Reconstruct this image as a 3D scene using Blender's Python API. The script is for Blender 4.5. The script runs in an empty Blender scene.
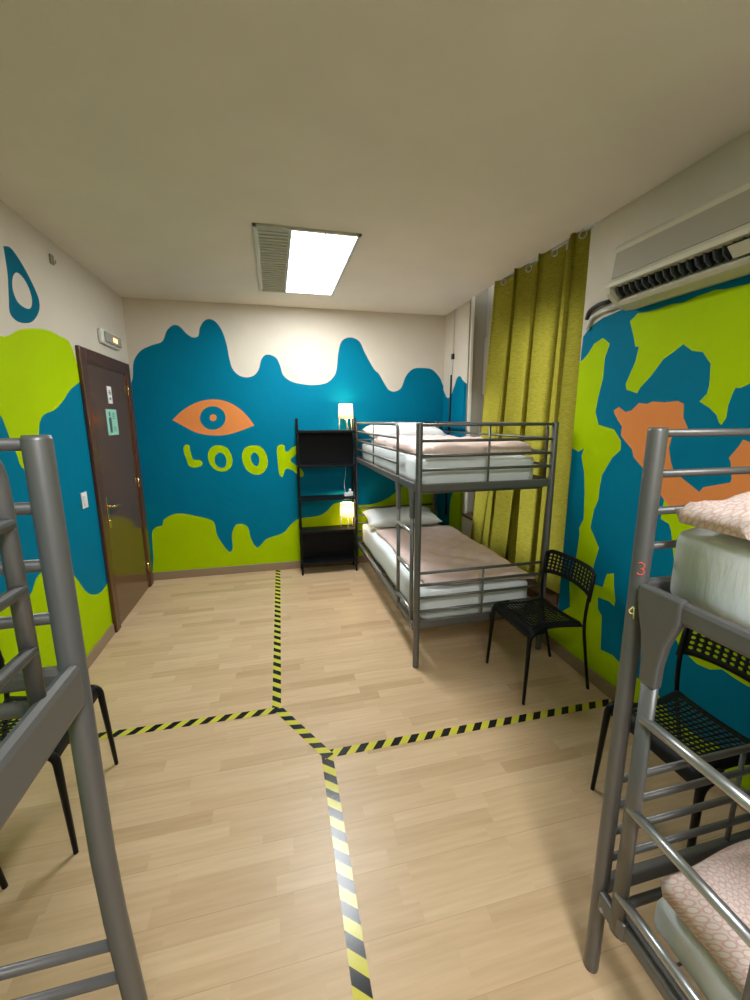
import bpy, bmesh, math, random
from mathutils import Vector, Matrix
from mathutils.geometry import delaunay_2d_cdt

C = bpy.context.scene
COL = C.collection
random.seed(7)
PI = math.pi

# ------------------------------------------------------------------ camera
cam_data = bpy.data.cameras.new('camera')
cam = bpy.data.objects.new('camera', cam_data)
COL.objects.link(cam)
C.camera = cam
CAMR = [[0.972182, -0.234195, -0.00396], [0.048606, 0.185175, 0.981503], [0.22913, 0.954391, -0.191407]]
right, up, fwd = Vector(CAMR[0]), Vector(CAMR[1]), Vector(CAMR[2])
rot = Matrix((right, up, -fwd)).transposed()
cam.matrix_world = Matrix.Translation((0, 0, 1.62)) @ rot.to_4x4()
cam_data.sensor_fit = 'VERTICAL'
cam_data.sensor_height = 36.0
cam_data.lens = 36.0 * 412.253 / 1000.0
cam_data.clip_start = 0.02

# ------------------------------------------------------------------ light and exposure
C.view_settings.view_transform = 'Standard'
C.view_settings.look = 'None'
C.view_settings.gamma = 1.0
C.view_settings.exposure = 0.08
C.view_settings.use_curve_mapping = False

world = bpy.data.worlds.new('world')
C.world = world
world.use_nodes = True
bg = world.node_tree.nodes['Background']
bg.inputs['Color'].default_value = (0.85, 0.93, 1.0, 1)
bg.inputs['Strength'].default_value = 4.0

sun_data = bpy.data.lights.new('sun', 'SUN')
sun_data.energy = 7.5
sun_data.angle = math.radians(1.0)
sun_data.color = (1.0, 0.9, 0.75)
sun = bpy.data.objects.new('sun', sun_data)
COL.objects.link(sun)
sun.location = (6, 2, 6)
sun.rotation_euler = Vector((-1.0, 0.2, -1.45)).to_track_quat('-Z', 'Y').to_euler()

PANEL_LIGHT = 43.0      # ceiling light fitting over the floor, watts
PANEL_LIGHT_REAR = 60.0
LAMP_POWER = 2.2

# ------------------------------------------------------------------ materials
def mat(name, base=(0.8, 0.8, 0.8), rough=0.5, metal=0.0, coat=0.0, spec=0.5, bump=0.0, bscale=60.0, emit=None, estr=0.0):
    m = bpy.data.materials.new(name)
    m.use_nodes = True
    nt = m.node_tree
    b = nt.nodes['Principled BSDF']
    b.inputs['Base Color'].default_value = (*base, 1)
    b.inputs['Roughness'].default_value = rough
    b.inputs['Metallic'].default_value = metal
    b.inputs['Coat Weight'].default_value = coat
    b.inputs['Specular IOR Level'].default_value = spec
    if emit:
        b.inputs['Emission Color'].default_value = (*emit, 1)
        b.inputs['Emission Strength'].default_value = estr
    if bump:
        tc = nt.nodes.new('ShaderNodeTexCoord')
        n = nt.nodes.new('ShaderNodeTexNoise')
        n.inputs['Scale'].default_value = bscale
        n.inputs['Detail'].default_value = 5
        bp = nt.nodes.new('ShaderNodeBump')
        bp.inputs['Strength'].default_value = bump
        bp.inputs['Distance'].default_value = 0.01
        nt.links.new(tc.outputs['Object'], n.inputs['Vector'])
        nt.links.new(n.outputs['Fac'], bp.inputs['Height'])
        nt.links.new(bp.outputs['Normal'], b.inputs['Normal'])
    return m

def N(nt, t, **kw):
    n = nt.nodes.new(t)
    for k, v in kw.items():
        setattr(n, k, v)
    return n

def math_node(nt, op, a, b=None):
    n = nt.nodes.new('ShaderNodeMath')
    n.operation = op
    for i, v in enumerate((a, b)):
        if v is None:
            continue
        if isinstance(v, (int, float)):
            n.inputs[i].default_value = v
        else:
            nt.links.new(v, n.inputs[i])
    return n.outputs[0]

def ramp(nt, fac, stops, interp='LINEAR'):
    r = nt.nodes.new('ShaderNodeValToRGB')
    r.color_ramp.interpolation = interp
    e = r.color_ramp.elements
    while len(e) < len(stops):
        e.new(0.5)
    for i, (p, c) in enumerate(stops):
        e[i].position = p
        e[i].color = (*c, 1)
    nt.links.new(fac, r.inputs['Fac'])
    return r.outputs['Color']

def paint(name, base, rough=0.55, bump=0.15, bscale=25.0):
    """wall paint with faint roller mottling"""
    m = mat(name, base, rough, spec=0.05, bump=bump, bscale=bscale)
    nt = m.node_tree
    b = nt.nodes['Principled BSDF']
    tc = N(nt, 'ShaderNodeTexCoord')
    n = N(nt, 'ShaderNodeTexNoise')
    n.inputs['Scale'].default_value = 3.0
    n.inputs['Detail'].default_value = 6
    nt.links.new(tc.outputs['Object'], n.inputs['Vector'])
    d = tuple(c * 0.975 for c in base)
    l = tuple(min(1, c * 1.02) for c in base)
    nt.links.new(ramp(nt, n.outputs['Fac'], [(0.35, d), (0.65, l)]), b.inputs['Base Color'])
    return m

M = {}
M['cream'] = paint('cream_wall_paint', (0.63, 0.57, 0.475))
M['ceiling'] = paint('ceiling_paint', (0.73, 0.68, 0.59), 0.85, 0.06, 40)
M['blue'] = paint('blue_wall_paint', (0.0, 0.165, 0.275), 0.6)
M['blue_dark'] = paint('teal_wall_paint', (0.0, 0.12, 0.19), 0.6)
M['lime'] = paint('lime_wall_paint', (0.39, 0.56, 0.0), 0.6)
M['orange'] = paint('orange_wall_paint', (0.74, 0.25, 0.07), 0.5)
M['steel'] = mat('grey_metal_paint', (0.155, 0.15, 0.145), 0.42, 0.5)
M['chrome'] = mat('worn_chrome', (0.45, 0.45, 0.46), 0.33, 0.85)
M['black_metal'] = mat('black_metal', (0.005, 0.005, 0.006), 0.45, spec=0.2)
M['black_plastic'] = mat('black_plastic', (0.006, 0.007, 0.008), 0.5, spec=0.2, bump=0.05, bscale=300)
M['black_board'] = mat('black_board', (0.004, 0.004, 0.005), 0.5, spec=0.2)
M['white_plastic'] = mat('white_plastic', (0.75, 0.75, 0.72), 0.35)
M['brass'] = mat('brass', (0.75, 0.55, 0.25), 0.25, 1.0)
M['ac_shell'] = mat('aged_cream_plastic', (0.52, 0.48, 0.36), 0.45)
M['ac_panel'] = mat('grey_beige_panel', (0.30, 0.27, 0.20), 0.45)
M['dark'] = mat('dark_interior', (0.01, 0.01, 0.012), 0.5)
M['vane'] = mat('dark_vane', (0.05, 0.055, 0.055), 0.4)
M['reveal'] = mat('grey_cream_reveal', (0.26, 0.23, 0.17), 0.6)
M['frame_white'] = mat('window_white', (0.7, 0.7, 0.68), 0.4)
M['brown_sill'] = mat('brown_sill', (0.15, 0.075, 0.04), 0.4)
M['pvc'] = mat('white_pipe', (0.6, 0.58, 0.52), 0.4)
M['louver'] = mat('louver_metal', (0.50, 0.50, 0.40), 0.35, 0.2)
M['bulb'] = mat('bulb_glow', (1, 0.9, 0.7), 0.4, emit=(1.0, 0.75, 0.4), estr=12)
M['fitting_frame'] = mat('fitting_frame', (0.5, 0.48, 0.40), 0.4)
M['diffuser'] = mat('lit_diffuser', (0.9, 0.95, 1), 0.4, emit=(0.86, 0.95, 1.0), estr=7.0)
M['red_ink'] = mat('red_ink', (0.75, 0.1, 0.06), 0.5)
M['yellow_ink'] = mat('yellow_ink', (0.7, 0.6, 0.2), 0.5)
M['green_paper'] = mat('mint_paper', (0.30, 0.62, 0.48), 0.6)
M['white_paper'] = mat('white_paper', (0.8, 0.8, 0.78), 0.6)
M['ink'] = mat('dark_print', (0.03, 0.09, 0.09), 0.6)
M['orange_glow'] = mat('orange_glow', (1, 0.4, 0.15), 0.4, emit=(1.0, 0.45, 0.18), estr=2.5)

def shade_mat():
    m = bpy.data.materials.new('lit_paper_shade')
    m.use_nodes = True
    nt = m.node_tree
    b = nt.nodes['Principled BSDF']
    b.inputs['Base Color'].default_value = (0.9, 0.8, 0.6, 1)
    b.inputs['Emission Color'].default_value = (1.0, 0.72, 0.34, 1)
    tc = N(nt, 'ShaderNodeTexCoord')
    sx = N(nt, 'ShaderNodeSeparateXYZ')
    nt.links.new(tc.outputs['Object'], sx.inputs[0])
    # brightest around the bulb's height
    d = math_node(nt, 'ABSOLUTE', math_node(nt, 'SUBTRACT', sx.outputs['Z'], 0.20))
    e = math_node(nt, 'SUBTRACT', 2.3, math_node(nt, 'MULTIPLY', d, 20.0))
    nt.links.new(e, b.inputs['Emission Strength'])
    return m
M['shade'] = shade_mat()

def floor_mat():
    m = mat('beech_strip_laminate', (0.5, 0.38, 0.22), 0.36, spec=0.38)
    nt = m.node_tree
    b = nt.nodes['Principled BSDF']
    tc = N(nt, 'ShaderNodeTexCoord')
    sx = N(nt, 'ShaderNodeSeparateXYZ')
    nt.links.new(tc.outputs['Object'], sx.inputs[0])
    X, Y = sx.outputs['X'], sx.outputs['Y']
    W = 0.066
    r = math_node(nt, 'DIVIDE', Y, W)
    row = math_node(nt, 'FLOOR', r)
    wn = N(nt, 'ShaderNodeTexWhiteNoise', noise_dimensions='1D')
    nt.links.new(row, wn.inputs['W'])
    c = math_node(nt, 'ADD', math_node(nt, 'DIVIDE', X, 0.41), math_node(nt, 'MULTIPLY', wn.outputs['Value'], 7.3))
    cell = math_node(nt, 'FLOOR', c)
    w2 = N(nt, 'ShaderNodeTexWhiteNoise', noise_dimensions='2D')
    cb = N(nt, 'ShaderNodeCombineXYZ')
    nt.links.new(cell, cb.inputs[0]); nt.links.new(row, cb.inputs[1])
    nt.links.new(cb.outputs[0], w2.inputs['Vector'])
    col = ramp(nt, w2.outputs['Value'], [(0.0, (0.53, 0.355, 0.20)), (0.12, (0.60, 0.415, 0.245)), (0.6, (0.64, 0.45, 0.27)), (1.0, (0.67, 0.485, 0.30))])
    # grain
    mp = N(nt, 'ShaderNodeMapping')
    mp.inputs['Scale'].default_value = (3.0, 45.0, 1.0)
    nt.links.new(tc.outputs['Object'], mp.inputs['Vector'])
    add = N(nt, 'ShaderNodeVectorMath', operation='ADD')
    nt.links.new(mp.outputs[0], add.inputs[0])
    sc = N(nt, 'ShaderNodeVectorMath', operation='SCALE')
    nt.links.new(w2.outputs['Color'], sc.inputs[0]); sc.inputs['Scale'].default_value = 20
    nt.links.new(sc.outputs[0], add.inputs[1])
    n = N(nt, 'ShaderNodeTexNoise')
    n.inputs['Scale'].default_value = 1.2
    n.inputs['Detail'].default_value = 6
    nt.links.new(add.outputs[0], n.inputs['Vector'])
    g = ramp(nt, n.outputs['Fac'], [(0.3, (0.90, 0.88, 0.85)), (0.7, (1.04, 1.04, 1.04))])
    mx = N(nt, 'ShaderNodeMix', data_type='RGBA', blend_type='MULTIPLY')
    mx.inputs['Factor'].default_value = 1
    nt.links.new(col, mx.inputs['A']); nt.links.new(g, mx.inputs['B'])
    # seams of the boards: every third strip, and strip ends
    fr = math_node(nt, 'FRACT', math_node(nt, 'DIVIDE', Y, W * 3))
    seam = math_node(nt, 'LESS_THAN', fr, 0.012)
    mx2 = N(nt, 'ShaderNodeMix', data_type='RGBA', blend_type='MIX')
    nt.links.new(math_node(nt, 'MULTIPLY', seam, 0.35), mx2.inputs['Factor'])
    nt.links.new(mx.outputs['Result'], mx2.inputs['A'])
    mx2.inputs['B'].default_value = (0.25, 0.16, 0.08, 1)
    nt.links.new(mx2.outputs['Result'], b.inputs['Base Color'])
    return m
M['floor'] = floor_mat()

def skirting_mat():
    m = mat('wood_skirting', (0.30, 0.21, 0.13), 0.45)
    return m
M['skirting'] = skirting_mat()

def wood_door():
    m = mat('dark_brown_wood', (0.06, 0.026, 0.013), 0.2, coat=0.25)
    nt = m.node_tree
    b = nt.nodes['Principled BSDF']
    tc = N(nt, 'ShaderNodeTexCoord')
    mp = N(nt, 'ShaderNodeMapping')
    mp.inputs['Scale'].default_value = (40, 40, 2)
    n = N(nt, 'ShaderNodeTexNoise')
    n.inputs['Scale'].default_value = 1.0
    n.inputs['Detail'].default_value = 5
    nt.links.new(tc.outputs['Object'], mp.inputs['Vector'])
    nt.links.new(mp.outputs[0], n.inputs['Vector'])
    nt.links.new(ramp(nt, n.outputs['Fac'], [(0.3, (0.09, 0.038, 0.016)), (0.7, (0.13, 0.060, 0.026))]), b.inputs['Base Color'])
    return m
M['door'] = wood_door()
M['door_frame'] = mat('reddish_brown_wood', (0.09, 0.032, 0.012), 0.3, coat=0.15)

def tape_mat():
    m = mat('hazard_stripes', (0.6, 0.5, 0.05), 0.2, spec=0.4)
    nt = m.node_tree
    b = nt.nodes['Principled BSDF']
    tc = N(nt, 'ShaderNodeTexCoord')
    sx = N(nt, 'ShaderNodeSeparateXYZ')
    nt.links.new(tc.outputs['Object'], sx.inputs[0])
    v = math_node(nt, 'FRACT', math_node(nt, 'DIVIDE', math_node(nt, 'ADD', sx.outputs['X'], math_node(nt, 'MULTIPLY', sx.outputs['Y'], -0.8)), 0.09))
    nt.links.new(ramp(nt, v, [(0.0, (0.014, 0.014, 0.014)), (0.5, (0.62, 0.55, 0.06))], 'CONSTANT'), b.inputs['Base Color'])
    return m
M['tape'] = tape_mat()

def cloth(name, base, rough=0.85, weave=900, bump=0.15):
    return mat(name, base, rough, spec=0.2, bump=bump, bscale=weave)
def wrinkled(name, base, bump=0.5, bscale=9):
    m = mat(name, base, 0.85, spec=0.2, bump=bump, bscale=bscale)
    return m
M['sheet'] = wrinkled('white_sheet', (0.81, 0.84, 0.85), 0.45, 16)
def fold_stretch(m, sc):
    nt = m.node_tree
    tc = next(n for n in nt.nodes if n.type == 'TEX_COORD'); nz = next(n for n in nt.nodes if n.type == 'TEX_NOISE')
    mp = N(nt, 'ShaderNodeMapping'); mp.inputs['Scale'].default_value = sc; mp.inputs['Rotation'].default_value = (0.3, 0.2, 0.5)
    nt.links.new(tc.outputs['Object'], mp.inputs['Vector']); nt.links.new(mp.outputs[0], nz.inputs['Vector'])
fold_stretch(M['sheet'], (0.8, 1.5, 0.35))
M['pillow'] = wrinkled('white_pillowcase', (0.80, 0.81, 0.80), 0.5, 9)

def duvet_mat():
    m = wrinkled('pink_pattern_cotton', (0.7, 0.45, 0.4), 0.5, 8)
    nt = m.node_tree
    b = nt.nodes['Principled BSDF']
    tc = N(nt, 'ShaderNodeTexCoord')
    v = N(nt, 'ShaderNodeTexVoronoi', feature='F1', voronoi_dimensions='2D')
    v.inputs['Scale'].default_value = 62
    v.inputs['Randomness'].default_value = 0.45
    nt.links.new(tc.outputs['UV'], v.inputs['Vector'])
    nt.links.new(ramp(nt, v.outputs['Distance'], [(0.0, (0.86, 0.72, 0.67)), (0.30, (0.86, 0.73, 0.68)), (0.36, (0.76, 0.48, 0.42)), (0.45, (0.76, 0.48, 0.42)), (0.54, (0.83, 0.68, 0.63))]), b.inputs['Base Color'])
    return m
M['duvet'] = duvet_mat()

def curtain_mat():
    m = bpy.data.materials.new('olive_curtain_cloth')
    m.use_nodes = True
    nt = m.node_tree
    for n in list(nt.nodes):
        nt.nodes.remove(n)
    out = N(nt, 'ShaderNodeOutputMaterial')
    df = N(nt, 'ShaderNodeBsdfDiffuse'); tr = N(nt, 'ShaderNodeBsdfTranslucent')
    mx = N(nt, 'ShaderNodeMixShader'); mx.inputs[0].default_value = 0.62
    tc = N(nt, 'ShaderNodeTexCoord')
    mp = N(nt, 'ShaderNodeMapping'); mp.inputs['Scale'].default_value = (30, 30, 220)
    n = N(nt, 'ShaderNodeTexNoise'); n.inputs['Scale'].default_value = 1.0; n.inputs['Detail'].default_value = 4
    nt.links.new(tc.outputs['Object'], mp.inputs['Vector']); nt.links.new(mp.outputs[0], n.inputs['Vector'])
    c = ramp(nt, n.outputs['Fac'], [(0.3, (0.235, 0.20, 0.020)), (0.7, (0.38, 0.325, 0.042))])
    nt.links.new(c, df.inputs['Color']); nt.links.new(c, tr.inputs['Color'])
    nt.links.new(df.outputs[0], mx.inputs[1]); nt.links.new(tr.outputs[0], mx.inputs[2])
    nt.links.new(mx.outputs[0], out.inputs['Surface'])
    return m
M['curtain'] = curtain_mat()

def glass_mat():
    m = bpy.data.materials.new('window_glass')
    m.use_nodes = True
    nt = m.node_tree
    for n in list(nt.nodes):
        nt.nodes.remove(n)
    out = N(nt, 'ShaderNodeOutputMaterial')
    a = N(nt, 'ShaderNodeBsdfTransparent'); g = N(nt, 'ShaderNodeBsdfGlossy'); g.inputs['Roughness'].default_value = 0.02
    f = N(nt, 'ShaderNodeFresnel'); f.inputs['IOR'].default_value = 1.45
    mx = N(nt, 'ShaderNodeMixShader')
    nt.links.new(f.outputs[0], mx.inputs[0]); nt.links.new(a.outputs[0], mx.inputs[1]); nt.links.new(g.outputs[0], mx.inputs[2])
    nt.links.new(mx.outputs[0], out.inputs['Surface'])
    return m
M['glass'] = glass_mat()

# ------------------------------------------------------------------ helpers
def obj(name, bm, m, parent=None, smooth=False, label=None, bevel=0.0):
    me = bpy.data.meshes.new(name)
    bmesh.ops.recalc_face_normals(bm, faces=bm.faces)
    bm.to_mesh(me); bm.free()
    for mm in (m if isinstance(m, (list, tuple)) else [m]):
        me.materials.append(mm)
    if smooth:
        for p in me.polygons:
            p.use_smooth = True
    o = bpy.data.objects.new(name, me)
    COL.objects.link(o)
    if parent:
        o.parent = parent
    if label:
        o['label'] = label
    if bevel:
        md = o.modifiers.new('bevel', 'BEVEL'); md.width = bevel; md.segments = 2; md.limit_method = 'ANGLE'
    return o

def tag(o, label=None, cat=None, group=None, kind=None):
    for k, v in (('label', label), ('category', cat), ('group', group), ('kind', kind)):
        if v:
            o[k] = v
    return o

def thing(name, label, cat, loc=(0, 0, 0), rz=0, group=None):
    o = bpy.data.objects.new(name, None)
    COL.objects.link(o)
    o.empty_display_size = 0.1
    o.location = loc; o.rotation_euler = (0, 0, rz)
    return tag(o, label, cat, group)

def struct(name, bm, m, parent=None, **kw):
    o = obj(name, bm, m, parent, **kw)
    if not parent:
        o['kind'] = 'structure'
    return o

def box(bm, lo, hi):
    lo = Vector(lo); hi = Vector(hi)
    c = (lo + hi) / 2; d = hi - lo
    r = bmesh.ops.create_cube(bm, size=1.0, matrix=Matrix.Translation(c) @ Matrix.Diagonal((*[abs(x) for x in d], 1)))
    return r['verts']

def bx(lo, hi):
    bm = bmesh.new(); box(bm, lo, hi); return bm

def tube(bm, pts, r, seg=12, caps=True, sx=1.0, sy=1.0, ref=None):
    """tube along a polyline; r number or list; sx, sy squash the section"""
    pts = [Vector(p) for p in pts]
    n = len(pts)
    rs = r if isinstance(r, (list, tuple)) else [r] * n
    rings = []
    prev = None
    for i, p in enumerate(pts):
        if i == 0: t = pts[1] - p
        elif i == n - 1: t = p - pts[i - 1]
        else: t = (pts[i + 1] - p).normalized() + (p - pts[i - 1]).normalized()
        t.normalize()
        if prev is None:
            a = Vector(ref) if ref else (Vector((1, 0, 0)) if abs(t.x) < 0.8 else Vector((0, 1, 0)))
        else:
            a = prev
        a = (a - t * a.dot(t)).normalized()
        prev = a
        b = t.cross(a)
        rings.append([bm.verts.new(p + (a * math.cos(2 * PI * k / seg) * sx + b * math.sin(2 * PI * k / seg) * sy) * rs[i]) for k in range(seg)])
    for i in range(n - 1):
        for k in range(seg):
            bm.faces.new((rings[i][k], rings[i][(k + 1) % seg], rings[i + 1][(k + 1) % seg], rings[i + 1][k]))
    if caps:
        bm.faces.new(rings[0][::-1]); bm.faces.new(rings[-1])
    return bm

def tb(pts, r, **kw):
    return tube(bmesh.new(), pts, r, **kw)

def fillet(pts, rad, n=5):
    """rounds the corners of a polyline"""
    pts = [Vector(p) for p in pts]
    out = [pts[0]]
    for i in range(1, len(pts) - 1):
        a, b, c = pts[i - 1], pts[i], pts[i + 1]
        u = (a - b); v = (c - b)
        d = min(rad, u.length * 0.49, v.length * 0.49)
        p0 = b + u.normalized() * d; p1 = b + v.normalized() * d
        for k in range(n + 1):
            t = k / n
            out.append(p0 * (1 - t) ** 2 + b * 2 * t * (1 - t) + p1 * t * t)
    out.append(pts[-1])
    return out

def lathe(bm, prof, seg=24, c=(0, 0, 0)):
    c = Vector(c)
    rings = [[bm.verts.new(c + Vector((r * math.cos(2 * PI * k / seg), r * math.sin(2 * PI * k / seg), z))) for k in range(seg)] for r, z in prof]
    for a, b in zip(rings, rings[1:]):
        for k in range(seg):
            bm.faces.new((a[k], a[(k + 1) % seg], b[(k + 1) % seg], b[k]))
    return bm

def smooth_poly(pts, sub=5):
    """closed Catmull-Rom"""
    n = len(pts); out = []
    for i in range(n):
        p0, p1, p2, p3 = (Vector(pts[(i + k) % n]) for k in (-1, 0, 1, 2))
        L = (p2 - p1).length
        s = 1 if L < 0.012 else min(sub, 2 + int(L / 0.02))
        if L > 0.9: s = 1
        for k in range(s):
            t = k / s
            # clamp tangents for uneven spacing
            m1 = (p2 - p0); m2 = (p3 - p1)
            l0 = max((p1 - p0).length, 1e-6); l1 = max(L, 1e-6); l2 = max((p3 - p2).length, 1e-6)
            m1 = m1 / (l0 + l1) * l1; m2 = m2 / (l1 + l2) * l1
            h = (2*t**3-3*t**2+1)*p1 + (t**3-2*t**2+t)*m1 + (-2*t**3+3*t**2)*p2 + (t**3-t**2)*m2
            out.append((h.x, h.y))
    return out

def inside(p, poly):
    x, y = p; r = False; j = len(poly) - 1
    for i in range(len(poly)):
        xi, yi = poly[i]; xj, yj = poly[j]
        if (yi > y) != (yj > y) and x < (xj - xi) * (y - yi) / (yj - yi) + xi:
            r = not r
        j = i
    return r

def mural_wall(name, rect, shapes, place, holes=()):
    """one wall: painted areas are faces of the same mesh with their own paint"""
    polys = [(c, smooth_poly(p) if s else p) for c, s, p in shapes]
    x0, x1, y0, y1 = rect
    verts = []; edges = []
    def addpoly(p):
        b = len(verts); n = len(p)
        verts.extend(Vector(q) for q in p)
        edges.extend((b + i, b + (i + 1) % n) for i in range(n))
    addpoly([(x0, y0), (x1, y0), (x1, y1), (x0, y1)])
    for h in holes: addpoly(h)
    for c, p in polys:
        addpoly([(min(max(a, x0), x1), min(max(b, y0), y1)) for a, b in p])
    # a light grid so the triangles stay compact
    for i in range(1, 16):
        for j in range(1, 8):
            verts.append(Vector((x0 + (x1 - x0) * i / 16 + 0.003, y0 + (y1 - y0) * j / 8 + 0.003)))
    v2, e2, f2, _, _, _ = delaunay_2d_cdt(verts, edges, [], 0, 1e-5)
    keys = ['cream', 'blue', 'blue_dark', 'lime', 'orange']
    bm = bmesh.new()
    bv = [bm.verts.new(place(v.x, v.y)) for v in v2]
    for f in f2:
        cx = sum(v2[i].x for i in f) / len(f); cy = sum(v2[i].y for i in f) / len(f)
        if not (x0 < cx < x1 and y0 < cy < y1): continue
        if any(inside((cx, cy), h) for h in holes): continue
        k = 'cream'
        for c, p in polys:
            if inside((cx, cy), p): k = c
        try:
            face = bm.faces.new([bv[i] for i in f])
        except ValueError:
            continue
        face.material_index = keys.index(k)
    loose = [v for v in bm.verts if not v.link_faces]
    bmesh.ops.delete(bm, geom=loose, context='VERTS')
    return struct(name, bm, [M[k] for k in keys])

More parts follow.
